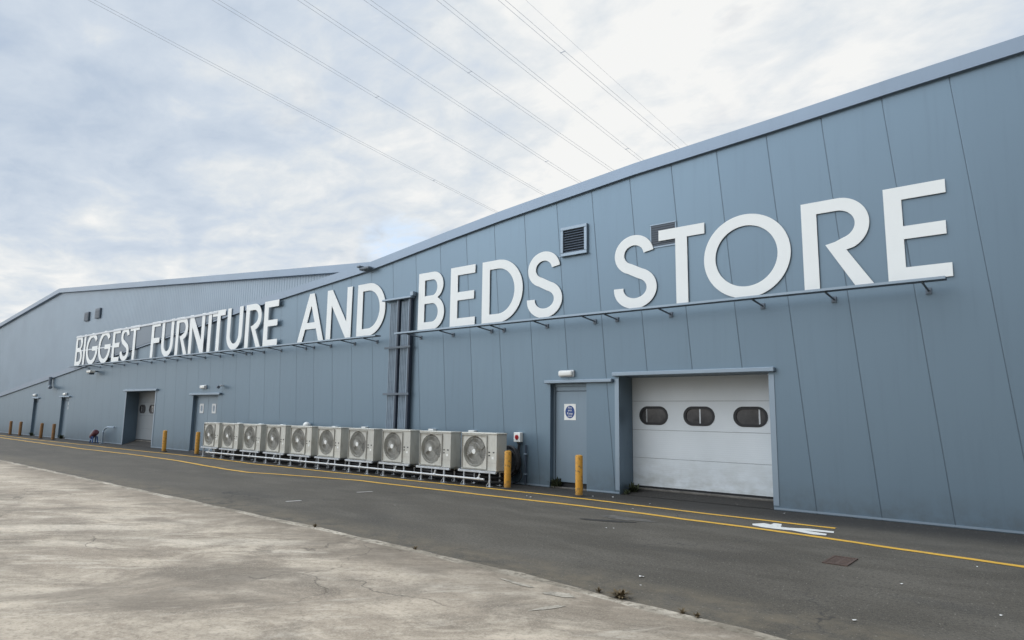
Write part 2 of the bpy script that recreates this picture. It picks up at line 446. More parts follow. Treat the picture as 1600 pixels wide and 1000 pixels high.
def text_mesh(name, body, size, depth, mat, parent, loc):
    t = bpy.data.curves.new(name, 'FONT'); t.body = body; t.size = size; t.extrude = depth / 2
    t.align_x = 'CENTER'; t.align_y = 'CENTER'
    o = curve_to_obj(name, t, mat, parent); o.location = loc
    return o
def arc(cx, cz, rx, rz, a0, a1, n=24):
    return [(cx + rx * math.cos(R(a0 + (a1 - a0) * i / n)), cz + rz * math.sin(R(a0 + (a1 - a0) * i / n))) for i in range(n + 1)]

# ------------------------------------------------------------------ ground, road, lot
def edge_y(x):                           # edge of the concrete lot against the road
    P = [(-200, -6.0), (-60, -6.02), (-25, -6.2), (-19, -6.32), (-12, -6.42), (-8, -6.49), (-6, -6.56), (-4.5, -6.64), (-3.2, -6.77), (-1.7, -6.89), (4, -7.3), (60, -11)]
    for (a, b), (c, d) in zip(P, P[1:]):
        if x <= c: return b + (d - b) * (x - a) / (c - a)
    return P[-1][1]
b = nb(); add_poly(b, [(-2500, -2500, -.03), (2500, -2500, -.03), (2500, 2500, -.03), (-2500, 2500, -.03)])
structure(obj('ground', b, 'ground'))
xs = [-120 + i * .4 for i in range(401)]
def wob(x, k): return .018 * math.sin(x * 3.1 + k) + .012 * math.sin(x * 7.7 + 2 * k) + .008 * math.sin(x * 17.3 + k)
b = nb(); add_strip(b, [(x, edge_y(x) - .02) for x in xs], [(x, .7) for x in xs], 0)
road = structure(obj('road', b, 'asphalt'))
b = nb(); add_strip(b, [(x, -60) for x in xs], [(x, edge_y(x) - .14 + wob(x, 1)) for x in xs], .006)
lot = structure(obj('concrete_lot', b, 'concrete'))
b = nb(); add_strip(b, [(x, edge_y(x) - .17) for x in xs], [(x, edge_y(x) + wob(x, 2.3)) for x in xs], .004)
kerb = structure(obj('kerb', b, 'kerb'))
def line(pts, w, name, mat):
    px = [p[0] for p in pts]; out = []
    x = px[0]
    while x <= px[-1] + 1e-6:
        for (a, c), (d, e) in zip(pts, pts[1:]):
            if a <= x <= d: y = c + (e - c) * (x - a) / (d - a)
        out.append((x, y + .012 * math.sin(x * 1.7) + .008 * math.sin(x * 4.3)))
        x += .25
    bm = nb(); add_strip(bm, [(p[0], p[1] - w / 2 - .006 * math.sin(p[0] * 9)) for p in out], [(p[0], p[1] + w / 2 + .006 * math.sin(p[0] * 11)) for p in out], .005)
    return obj(name, bm, mat, road)
line([(-75, -2.0), (-43.9, -2.02), (-36.4, -2.24), (-30, -2.42), (-26, -2.32), (-22.4, -2.40), (-20.4, -2.60), (-17.6, -2.90), (-16.6, -2.92), (-15.5, -2.62), (-14.5, -2.42), (-13, -2.12), (-10, -2.10), (-7.4, -2.03), (-5.6, -2.05), (-3.44, -2.20), (-1.77, -2.44), (-.5, -2.60), (6, -3.4)], .12, 'yellow_line', 'yellow')
line([(-75, -1.2), (-47.4, -1.25), (-39.3, -1.42), (-33.6, -1.30), (-28.5, -1.32), (-25.8, -1.22), (-22.2, -1.20), (-18.8, -1.36), (-14.1, -1.26), (-10.9, -1.19), (-8.1, -1.10), (-6, -1.24), (-3.73, -1.33), (-2.53, -1.37)], .105, 'yellow_line', 'yellow')
ped = [(-3.80, -1.81), (-3.69, -1.62), (-3.57, -1.68), (-3.58, -1.51), (-3.46, -1.52), (-3.38, -1.80), (-3.26, -1.80), (-3.04, -1.66), (-2.69, -1.66), (-2.66, -1.80), (-2.88, -1.84), (-3.03, -1.87), (-2.71, -1.95), (-2.69, -2.08), (-2.85, -2.13), (-3.16, -2.00), (-3.37, -2.03), (-3.58, -2.02), (-3.75, -1.94)]
b = nb(); f = add_poly(b, [(p[0], p[1], .005) for p in ped]); bmesh.ops.triangulate(b, faces=[f])
obj('walkway_symbol', b, 'white_paint', road)
for (x0, y0, x1, y1) in ((-11.12, -3.60, -11.02, -3.28), (-10.86, -5.34, -10.80, -5.07)):
    b = nb(); add_poly(b, [(x0, y0, .005), (x0 + .07, y0, .005), (x1 + .07, y1, .005), (x1, y1, .005)])
    obj('paint_dash', b, 'old_white', road)
def blot(cx, cy, rx, ry, z, name, mat, parent, rot=0, n=40, seed=1):
    rr = random.Random(seed); ph = [rr.uniform(0, 6.28) for _ in range(5)]
    pts = []
    for i in range(n):
        a = 2 * math.pi * i / n
        k = 1 + .13 * math.sin(2 * a + ph[0]) + .11 * math.sin(3 * a + ph[1]) + .08 * math.sin(5 * a + ph[2]) + .07 * math.sin(9 * a + ph[3]) + .05 * math.sin(14 * a + ph[4])
        x, y = rx * k * math.cos(a), ry * k * math.sin(a)
        pts.append((cx + x * math.cos(rot) - y * math.sin(rot), cy + x * math.sin(rot) + y * math.cos(rot), z))
    bm = nb(); fc = add_poly(bm, pts); bmesh.ops.triangulate(bm, faces=[fc]); return obj(name, bm, mat, parent)
def stain_mat(name, col, thr):
    s = NT(name); n1 = s.noise(7, 6, .7); n2 = s.noise(60, 3, .7)
    base = s.mix(s.mr(n1, .35, .65, 0, 1), col, tuple(c * .45 for c in col))
    base = s.mix(s.mr(n2, .5, .75, 0, .4), base, (.03, .03, .03))
    return s.set(Base_Color=base, Roughness=.9)
M['patch'] = stain_mat('worn patch', (.15, .14, .125), .5)
M['patch_dark'] = stain_mat('oil patch', (.04, .038, .035), .5)
M['scuff'] = stain_mat('pale scuff', (.52, .465, .38), .5)
blot(-5.45, -2.72, .42, .17, .0045, 'worn_patch', 'patch', road, 0, seed=4)
blot(-5.55, -3.12, .38, .09, .0045, 'oil_patch', 'patch_dark', road, R(20), seed=8)
blot(-3.62, -7.05, .13, .08, .0105, 'pale_scuff', 'scuff', lot, R(10), seed=3)
blot(-3.45, -7.45, .17, .035, .0105, 'pale_scuff', 'scuff', lot, R(70), seed=5)
blot(-4.15, -7.0, .26, .025, .0105, 'pale_scuff', 'scuff', lot, R(-8), seed=6)

# ------------------------------------------------------------------ the warehouse
ROOF = [(-66, 1.30), (-53.66, 2.47), (-41.2, 3.65), (-34.8, 4.28), (-27.0, 4.98), (-22.0, 5.46), (-15.6, 5.96), (-12.35, 6.35), (-10.44, 6.56), (-6.7, 6.90), (-3.9, 7.07), (-1.8, 7.22), (0, 7.33), (8, 7.80), (22, 8.3)]
def roof_z(x):
    for (a, b_), (c, d) in zip(ROOF, ROOF[1:]):
        if x <= c: return b_ + (d - b_) * (x - a) / (c - a)
    return ROOF[-1][1]
#        x0      x1      top   recess
OPEN = [(-46.42, -45.5, 2.11, .17), (-41.6, -40.45, 2.16, .17), (-32.88, -29.81, 2.38, .57), (-26.32, -24.30, 2.16, .17), (-8.94, -7.97, 2.285, .17), (-7.16, -4.08, 2.405, .57)]
shop = thing('warehouse', 'long grey blue warehouse with white letters along its sloping front wall', 'warehouse', (-12, 0, 0))
def local(o):                            # parts are modelled in world space: keep them there under the Empty
    o.location = -Vector(shop.location); return o
def part(name, bm, mat, **k): return local(obj(name, bm, mat, shop, **k))
bpts = sorted({x for x, _ in ROOF} | {x for o in OPEN for x in o[:2]})
b = nb()
for x0, x1 in zip(bpts, bpts[1:]):
    z0 = 0
    for o in OPEN:
        if o[0] - 1e-6 <= x0 and x1 <= o[1] + 1e-6: z0 = o[2]
    add_poly(b, [(x0, 0, z0), (x1, 0, z0), (x1, 0, roof_z(x1)), (x0, 0, roof_z(x0))])
part('front_wall', b, 'wall', fix=False)
for x0, x1, zt, d in OPEN:
    b = nb()
    add_poly(b, [(x0, .001, 0), (x0, d, 0), (x0, d, zt), (x0, .001, zt)])
    add_poly(b, [(x1, .001, 0), (x1, .001, zt), (x1, d, zt), (x1, d, 0)])
    add_poly(b, [(x0, .001, zt), (x0, d, zt), (x1, d, zt), (x1, .001, zt)])
    part('door_recess', b, 'jamb', fix=False)
# roof, end walls
b = nb()
for (a, za), (c, zc) in zip(ROOF, ROOF[1:]):
    d = 2.9 if c <= -15.5 else 34
    add_poly(b, [(a, 0, za), (c, 0, zc), (c, d, zc), (a, d, za)])
part('roof', b, 'roof', fix=False)
for q in ([(22, 0, 0), (22, 34, 0), (22, 34, 8.3), (22, 0, 8.3)], [(-66, 0, 0), (-66, 0, 1.30), (-66, 2.9, 1.30), (-66, 2.9, 0)], [(-15.6, 2.9, 0), (-15.6, 2.9, 5.96), (-15.6, 34, 5.96), (-15.6, 34, 0)]):
    b = nb(); add_poly(b, q); part('end_wall', b, 'jamb', fix=False)
# coping along the roof edge, mitred from point to point
b = nb()
prof = [(-.075, .035), (-.075, -.215), (-.001, -.225), (.25, .035)]
rings = [[b.verts.new((x, y, z + dz)) for y, dz in prof] for x, z in ROOF]
for r0, r1 in zip(rings, rings[1:]):
    for k in range(4): b.faces.new((r0[k], r0[(k + 1) % 4], r1[(k + 1) % 4], r1[k]))
b.faces.new(rings[0]); b.faces.new(rings[-1])
part('coping', b, 'coping')
b = nb(); add_box(b, -15.85, -15.40, -.24, -.08, 5.76, 5.84, .02); add_box(b, -15.92, -15.78, -.27, -.08, 5.845, 5.90, .01)
part('gutter_end', b, 'bracket')
# base flashing between the openings
b = nb(); edges = [-66] + [x for o in OPEN for x in o[:2]] + [22]
for x0, x1 in zip(edges[0::2], edges[1::2]):
    add_box(b, x0 + (.01 if x0 > -60 else 0), x1 - .01, -.016, -.003, .015, .045)
part('base_flashing', b, 'trim')
# drip trims over the doors
for x0, x1, z, h in ((-7.28, -3.95, 2.45, .085), (-9.05, -7.29, 2.325, .075), (-33.1, -29.55, 2.42, .085), (-26.5, -24.05, 2.20, .08), (-41.75, -40.2, 2.20, .07), (-46.55, -45.3, 2.15, .07)):
    b = nb(); add_box(b, x0, x1, -.10, -.003, z - h / 2, z + h / 2, .012); part('drip_trim', b, 'trim')
# pressed reveals on the roller door jambs
for x in (-4.08, -7.16, -29.81, -32.88):
    s_ = 1 if x in (-4.08, -29.81) else -1
    b = nb(); add_box(b, min(x + s_ * .002, x + s_ * .10), max(x + s_ * .002, x + s_ * .10), -.012, -.002, .08, 2.36); part('jamb_cover', b, 'trim')

def oval(cx, cz, w, h, n=10, r=None):
    r = r or h / 2
    P = []
    for sx, sz, a0 in ((1, 1, 0), (-1, 1, 90), (-1, -1, 180), (1, -1, 270)):
        P += arc(cx + sx * (w / 2 - r), cz + sz * (h / 2 - r), r, r, a0, a0 + 90, n)
    return P
M['dock_door_shaded'] = plain_wall('shaded dock door sheet', (.20, .225, .245), 0)  # the recess's shade is put into this door's colour
def sectional_door(x0, x1, zt, yd, wins, sill, mat='roller'):
    leaf = None
    zs = [sill + .04, .73, 1.305, 1.905, zt - .004]
    root = None
    for i, (a, c) in enumerate(zip(zs, zs[1:])):
        outer = [(x0 + .004, a + .003), (x1 - .004, a + .003), (x1 - .004, c - .003), (x0 + .004, c - .003)]
        polys = [outer]
        if i == 2: polys += [oval(w, 1.605, .60, .33)[::-1] for w in wins]
        o = curve_mesh('door_panel', polys, .04, mat, shop)
        o.location = Vector((0, yd, 0)) - Vector(shop.location)
        if i == 2: root = o
    b = nb(); add_box(b, x0 + .005, x1 - .005, yd - .005, yd + .03, sill + .003, sill + .043); part('bottom_seal', b, 'rubber')
    b = nb(); add_poly(b, [(x0, yd + .05, sill), (x1, yd + .05, sill), (x1, yd + .05, zt), (x0, yd + .05, zt)]); part('door_backing', b, 'rubber')
    b = nb(); add_box(b, x0 + .003, x1 - .003, yd - .05, yd + .15, .004, sill, .010); part('door_sill', b, 'sill')
    b = nb(); add_poly(b, [(x0 + .003, .02, .006), (x1 - .003, .02, .006), (x1 - .003, yd - .052, sill - .035), (x0 + .003, yd - .052, sill - .035)]); part('door_ramp', b, 'asphalt')
    for w in wins:
        fr = curve_mesh('window_frame', [oval(w, 1.605, .66, .385), oval(w, 1.605, .555, .285)[::-1]], .03, 'rubber', shop)
        fr.location = Vector((0, yd - .012, 0)) - Vector(shop.location)
        g = curve_mesh('window_glass', [oval(w, 1.605, .59, .32)], .006, 'glass', fr); g.location = (0, .008, 0)
        b = nb(); k = wins.index(w)
        xx = w + (-.16, .02, .17)[k % 3]; hw = .014 if k % 3 else .008; add_box(b, xx - hw, xx + hw, yd - .013, yd - .0085, 1.462, 1.748)
        m = obj('pane_glint_bar', b, 'galv', fr); m.location = (0, -(yd - .012), 0)  # pale bar added for the streak of light seen in the pane
sectional_door(-7.16, -4.08, 2.405, .56, (-6.66, -5.66, -4.63), .115)
sectional_door(-32.88, -29.81, 2.38, .56, (-32.38, -31.35, -30.32), .21, 'dock_door_shaded')

def hinged_door(x0, x1, zt, leaves=1, transom=True, bottom=.10):
    yd = .135
    fr = nb()
    add_box(fr, x0 + .002, x0 + .055, yd - .02, yd + .04, .004, zt - .003); add_box(fr, x1 - .055, x1 - .002, yd - .02, yd + .04, .004, zt - .003)
    add_box(fr, x0 + .0555, x1 - .0555, yd - .02, yd + .04, zt - .06, zt - .003)
    frame = part('door_frame', fr, 'door')
    top = zt - .17 if transom else zt - .066
    if transom:
        b = nb(); add_box(b, x0 + .057, x1 - .057, yd - .005, yd + .03, top + .012, zt - .062, .004); part('transom_panel', b, 'door')
    w = (x1 - x0 - .114) / leaves
    out = []
    for k in range(leaves):
        a = x0 + .057 + k * w
        b = nb(); add_box(b, a + .004, a + w - .004, yd - .004, yd + .035, bottom, top, .004)
        d = part('door', b, 'door'); out.append(d)
    b = nb(); add_box(b, x0 + .06, x1 - .06, yd + .037, yd + .045, .004, bottom + .02); part('threshold_gap', b, 'rubber')
    b = nb(); add_box(b, x0 + .003, x1 - .003, .02, yd - .03, .004, .03); part('threshold', b, 'sill')
    return out, yd
d_right, yd = hinged_door(-8.94, -7.97, 2.285, 1, True, .13)
dd, yd2 = hinged_door(-26.32, -24.30, 2.16, 2, False, .06)
hinged_door(-41.6, -40.45, 2.16, 1, True, .06)
hinged_door(-46.42, -45.5, 2.11, 1, True, .06)
for k, x in enumerate((-25.80, -24.82)):
    fr = curve_mesh('vision_panel', [oval(x, 1.655, .31, .36, 4, .03), oval(x, 1.655, .16, .235, 6, .07)[::-1]], .012, 'pvc', dd[k]); fr.location = (0, yd2 - .011, 0)
    g = curve_mesh('vision_glass', [oval(x, 1.655, .20, .27, 6, .08)], .006, 'conduit', dd[k]); g.location = (0, yd2 - .0075, 0)

# ------------------------------------------------------------------ louvres (parts of the warehouse)
def louvre(x0, x1, z0, z1, framed=True):
    f = nb(); w = .075
    if not framed: w = .03
    for a, c, d, e in ((x0 - w, x1 + w, z1, z1 + w), (x0 - w, x1 + w, z0 - w, z0), (x0 - w, x0, z0 + .001, z1 - .001), (x1, x1 + w, z0 + .001, z1 - .001)):
        add_box(f, a, c, -.06 if framed else -.014, -.003, d, e, .006)
    fr = part('louvre_frame', f, 'trim')
    b = nb(); add_poly(b, [(x0, -.006, z0), (x1, -.006, z0), (x1, -.006, z1), (x0, -.006, z1)]); obj('louvre_void', b, 'louvre_dark', fr)
    b = nb(); n = 9; h = (z1 - z0) / n
    for i in range(n):
        za = z0 + i * h
        add_poly(b, [(x0 + .002, -.05 if framed else -.013, za + .004), (x1 - .002, -.05 if framed else -.013, za + .004), (x1 - .002, -.009, za + h * .82), (x0 + .002, -.009, za + h * .82)])
    obj('louvre_blade', b, 'louvre' if framed else 'louvre_slim', fr)
    b = nb(); y1_ = -.0605 if framed else -.0145; add_box(b, x0 - w - .015, x1 + w + .015, y1_ - (.03 if framed else .004), y1_, z0 - w - .004, z0 - w + .012); obj('louvre_sill', b, 'trim', fr)
louvre(-8.56, -7.99, 5.24, 5.77)
louvre(-6.35, -5.82, 5.06, 5.50, False)
# overflow spout under the roof edge, far left
b = nb(); add_tube(b, [(-43.4, -.12, 3.30), (-43.4, -.12, 2.95), (-43.3, -.14, 2.78), (-43.0, -.22, 2.70), (-42.5, -.32, 2.70)], .085, 10)
part('overflow_spout', b, 'bracket', smooth=True)

# ------------------------------------------------------------------ taller hall behind
hall = thing('tall_hall', 'taller corrugated grey hall with low gable behind the left half', 'warehouse', (-54.3, 3, 0))
def gable(x): return 9.93 - .0835 * (x + 54.3) if x > -54.3 else 9.93 + .0935 * (x + 54.3)
b = nb(); xs_ = []
p = .2; x = -92.0
while x < -15.8:
    xs_ += [(x, 0), (x + .09, 0), (x + .12, .013), (x + .17, .013)]; x += p
row = [(b.verts.new((x, 3 + d, 0)), b.verts.new((x, 3 + d, gable(x)))) for x, d in xs_]
for r0, r1 in zip(row, row[1:]): b.faces.new((r0[0], r1[0], r1[1], r0[1]))
o = obj('front_wall', b, 'tall', hall, fix=False); o.location = -Vector(hall.location)
b = nb()
for x0, x1 in ((-92.3, -54.3), (-54.3, -15.65)):
    add_poly(b, [(x0, 2.9, gable(x0) + .005), (x1, 2.9, gable(x1) + .005), (x1, 45, gable(x1) + .005), (x0, 45, gable(x0) + .005)])
add_poly(b, [(-92, 3.1, 0), (-92, 45, 0), (-92, 45, gable(-92)), (-92, 3.1, gable(-92))])
o = obj('roof', b, 'roof', hall, fix=False); o.location = -Vector(hall.location)
b = nb()
for sgn, (x0, x1) in ((0, (-92.4, -54.3)), (1, (-54.3, -15.65))):
    pr = [(2.82, .06), (2.82, -.24), (2.99, -.25), (3.3, .06)]
    r0 = [b.verts.new((x0, y, gable(x0) + dz)) for y, dz in pr]; r1 = [b.verts.new((x1, y, gable(x1) + dz)) for y, dz in pr]
    for k in range(4): b.faces.new((r0[k], r0[(k + 1) % 4], r1[(k + 1) % 4], r1[k]))
    b.faces.new(r0); b.faces.new(r1)
o = obj('coping', b, 'coping', hall); o.location = -Vector(hall.location)
for x0, x1, z0, z1 in ((-48.95, -48.2, 7.22, 7.80), (-47.05, -46.25, 7.24, 7.88)):
    b = nb(); add_box(b, x0, x1, 2.90, 2.985, z0, z1, .01); f_ = obj('vent_hood', b, 'bracket', hall); f_.location = -Vector(hall.location)
    b = nb()
    for i in range(5):
        za = z0 + .06 + i * .10; add_box(b, x0 + .06, x1 - .06, 2.88, 2.899, za, za + .05)
    g = obj('vent_blade', b, 'louvre', f_)

# ------------------------------------------------------------------ the white letters
H = 1.52
def glyph(ch):
    if ch == 'I': return .235, [[(0, 0), (.235, 0), (.235, H), (0, H)]]
    if ch == 'E': return .86, [[(0, 0), (.86, 0), (.86, .21), (.25, .21), (.25, .665), (.82, .665), (.82, .872), (.25, .872), (.25, 1.31), (.85, 1.31), (.85, H), (0, H)]]
    if ch == 'F': return .84, [[(0, 0), (.24, 0), (.24, .62), (.80, .62), (.80, .83), (.24, .83), (.24, 1.31), (.84, 1.31), (.84, H), (0, H)]]
    if ch == 'T': return .98, [[(.365, 0), (.615, 0), (.615, 1.31), (.98, 1.31), (.98, H), (0, H), (0, 1.31), (.365, 1.31)]]
    if ch == 'N': return 1.23, [[(0, 0), (.235, 0), (.235, 1.04), (.985, 0), (1.23, 0), (1.23, H), (.995, H), (.995, .48), (.245, H), (0, H)]]
    if ch == 'A': return 1.41, [[(0, 0), (.26, 0), (.414, .40), (.996, .40), (1.15, 0), (1.41, 0), (.825, H), (.585, H)], [(.499, .60), (.705, 1.14), (.911, .60)]]
    if ch == 'U':
        w = 1.08
        return w, [[(0, H)] + arc(w / 2, .54, w / 2, .54, 180, 360, 36) + [(w, H), (w - .235, H)] + arc(w / 2, .54, w / 2 - .235, .325, 0, -180, 30) + [(.235, H)]]
    if ch == 'O': return 1.57, [arc(.785, .76, .785, .775, 0, 357, 72), arc(.785, .76, .565, .565, 0, 357, 60)[::-1]]
    if ch == 'D': return 1.25, [[(0, 0)] + arc(.50, .76, .75, .76, -90, 90, 44) + [(0, H)], [(.24, .21), (.24, 1.31)] + arc(.50, .76, .51, .55, 90, -90, 36)]
    if ch == 'B':
        return .97, [[(0, 0)] + arc(.54, .43, .43, .43, -90, 66, 26) + arc(.55, 1.155, .37, .365, -54, 90, 24) + [(0, H)],
                     [(.235, .895), (.235, 1.32)] + arc(.53, 1.108, .175, .212, 90, -90, 18), [(.235, .20), (.235, .69)] + arc(.52, .445, .225, .245, 90, -90, 20)]
    if ch == 'R':
        return 1.05, [[(0, 0), (.24, 0), (.24, 1.31), (.50, 1.31)] + arc(.55, 1.065, .27, .245, 90, -72, 24) + [(.50, .775), (.36, .745), (.78, 0), (1.05, 0), (.67, .625)] + arc(.57, 1.06, .46, .46, -62, 90, 28) + [(0, H)]]
    if ch == 'S':
        c = arc(.475, 1.115, .335, .30, 6, 252, 40) + arc(.49, .415, .378, .31, 70, -184, 40)
        L_, R_ = [], []
        for i, p_ in enumerate(c):
            a, d = c[max(i - 1, 0)], c[min(i + 1, len(c) - 1)]
            tx, tz = d[0] - a[0], d[1] - a[1]; l = math.hypot(tx, tz)
            L_.append((p_[0] - tz / l * .11, p_[1] + tx / l * .105)); R_.append((p_[0] + tz / l * .11, p_[1] - tx / l * .105))
        return .98, [L_ + R_[::-1]]
    if ch == 'G':
        return 1.52, [arc(.77, .76, .77, .77, 36, 352, 60) + [(1.52, .655), (1.52, .865), (.80, .865), (.80, .655), (1.285, .655)] + arc(.77, .76, .545, .56, -14, -324, 50)]
GL = {}
WORDS = [('BIGGEST', [(-38.72, .97), (-37.60, .235), (-37.22, 1.50), (-35.60, 1.50), (-33.86, .86), (-32.90, .98), (-31.88, .98)]),
         ('FURNITURE', [(-29.60, .84), (-28.58, 1.08), (-27.27, 1.05), (-26.10, 1.23), (-24.58, .235), (-24.26, .95), (-23.13, 1.08), (-21.83, 1.05), (-20.62, .88)]),
         ('AND', [(-18.56, 1.41), (-17.03, 1.22), (-15.54, 1.25)]),
         ('BEDS', [(-12.94, .97), (-11.75, .85), (-10.67, 1.26), (-9.28, .98)]),
         ('STORE', [(-6.99, .97), (-5.96, .95), (-5.03, 1.57), (-3.26, 1.06), (-2.0, .85)])]
ZS = 1.565 / 1.52
first = {}
ords = ['first', 'second', 'third', 'fourth', 'fifth', 'sixth', 'seventh', 'eighth', 'ninth']
for word, spots in WORDS:
    LY = -.105 if word in ('BIGGEST', 'FURNITURE') else -.028      # the first words stand clear of the roof edge trim
    KX = (12.1 + LY) / 11.65
    for i, ch in enumerate(word):
        x, w = spots[i]
        if ch not in GL:
            w0, polys = glyph(ch)
            o = curve_mesh('sign_letter', polys, .010, 'letter', None, .0015); GL[ch] = (w0, o.data)
        else:
            o = bpy.data.objects.new('sign_letter', GL[ch][1]); COL.objects.link(o)
        o.location = (x * KX, LY, 1.6 + 2.127 * KX)
        o.scale = (w * KX / GL[ch][0], 1, ZS)
        where = 'beginning' if i == 0 else 'ending' if i == len(word) - 1 else None
        if word.count(ch) == 1:
            lab = f'tall white letter {ch} {where} the word {word.capitalize()}' if where else f'tall white letter {ch} in the word {word.capitalize()}, between {word[i-1]} and {word[i+1]}'
        else:
            if where: lab = f'tall white letter {ch} {where} the word {word.capitalize()}'
            else: lab = f'tall white letter {ch} in {word.capitalize()}, standing between {word[i-1]} and {word[i+1]}'
        tag(o, lab, 'letter', 'white letters of the sign on the wall')

# light troughs on arms in front of the letters' feet
def sign_rail(x0, x1, brs, lab):
    r = thing('light_trough', lab, 'light trough', ((x0 + x1) / 2, -.5, 3.70), 'light troughs under the white letters')
    off = -Vector(r.location)
    b = nb(); add_box(b, x0, x1, -.560, -.545, 3.682, 3.722)
    o = obj('front_lip', b, 'trim', r); o.location = off
    b = nb(); add_box(b, x0, x1, -.5445, -.36, 3.684, 3.7175)
    o = obj('trough', b, 'bracket', r); o.location = off
    for x in brs:
        b = nb()
        add_tube(b, [(x, -.50, 3.695), (x, -.49, 3.665), (x + .01, -.02, 3.615)], .017, 8)
        add_box(b, x - .03, x + .05, -.022, -.003, 3.56, 3.66)
        o = obj('bracket', b, 'bracket', r); o.location = off
sign_rail(-13.75, -1.24, [-1.545, -2.93, -4.14, -5.96, -7.2, -7.75, -9.05, -10.35, -10.75, -12.08, -13.3], 'grey trough on rods under the white words Beds Store')
sign_rail(-39.3, -14.55, [-15.15, -16.2, -17.4, -18.3, -18.75, -20.2, -21.3, -22.1, -22.5, -23.45, -24.4, -25.6, -26.8, -28, -29.2, -30.5, -32, -33.5, -35, -36.5, -38], 'longer grey trough on rods under the words Biggest Furniture And')
t = thing('sign_backing', 'dark sheet with pale rails behind the words Biggest and Furniture', 'panel', (-32, -.09, 3.7))
b = nb()
A_ = [(-39.85, roof_z(-39.85) - .15), (-39.85, 5.26), (-24.7, 5.26), (-24.7, roof_z(-24.7) - .15), (-27.0, 4.83), (-34.8, 4.13)]
b.free()
o = curve_mesh('backing_sheet', [A_], .008, 'backing', t); o.location = Vector((0, -.085, 0)) - Vector(t.location)
b = nb(); add_box(b, -39.9, -24.6, -.128, -.10, 5.25, 5.335, .004); o = obj('top_rail', b, 'white_trim', t); o.location = -Vector(t.location)
b = nb(); add_box(b, -39.6, -34.6, -.104, -.09, 4.52, 4.58); o = obj('middle_rail', b, 'white_trim', t); o.location = -Vector(t.location)

# ------------------------------------------------------------------ pipe riser between AND and BEDS
t = thing('pipe_riser', 'tall bank of grey pipes and dark channels between the words And and Beds', 'pipes', (-14.1, 0, 0))
for x, w in ((-14.13, .06), (-13.645, .06)):
    b = nb(); add_box(b, x - w / 2, x + w / 2, -.115, -.02, .35, 4.715, .006); obj('channel', b, 'conduit_dark', t).location = (14.1, 0, 0)
for x in (-14.52, -14.455, -14.39, -14.325, -14.26, -14.03, -13.965, -13.90, -13.835, -13.77):
    b = nb(); add_tube(b, [(x, -.045, .35), (x, -.045, 4.66)], .0315, 10); obj('pipe', b, 'conduit', t, smooth=True).location = (14.1, 0, 0)
b = nb(); add_box(b, -14.178, -14.163, -.12, -.02, .35, 4.70); add_box(b, -13.695, -13.678, -.12, -.02, .35, 4.70); obj('tray_edge', b, 'trim', t).location = (14.1, 0, 0)
for z in (3.38, 2.10, 1.0):
    b = nb(); add_box(b, -14.64, -13.57, -.145, -.1155, z - .03, z + .03, .004); obj('clamp', b, 'bracket', t).location = (14.1, 0, 0)
b = nb(); add_box(b, -14.80, -13.58, -.17, -.004, 4.72, 4.775, .01); obj('top_cover', b, 'trim', t).location = (14.1, 0, 0)
b = nb(); add_box(b, -13.66, -13.53, -.13, -.004, 4.78, 4.90, .01); obj('junction_box', b, 'trim', t).location = (14.1, 0, 0)

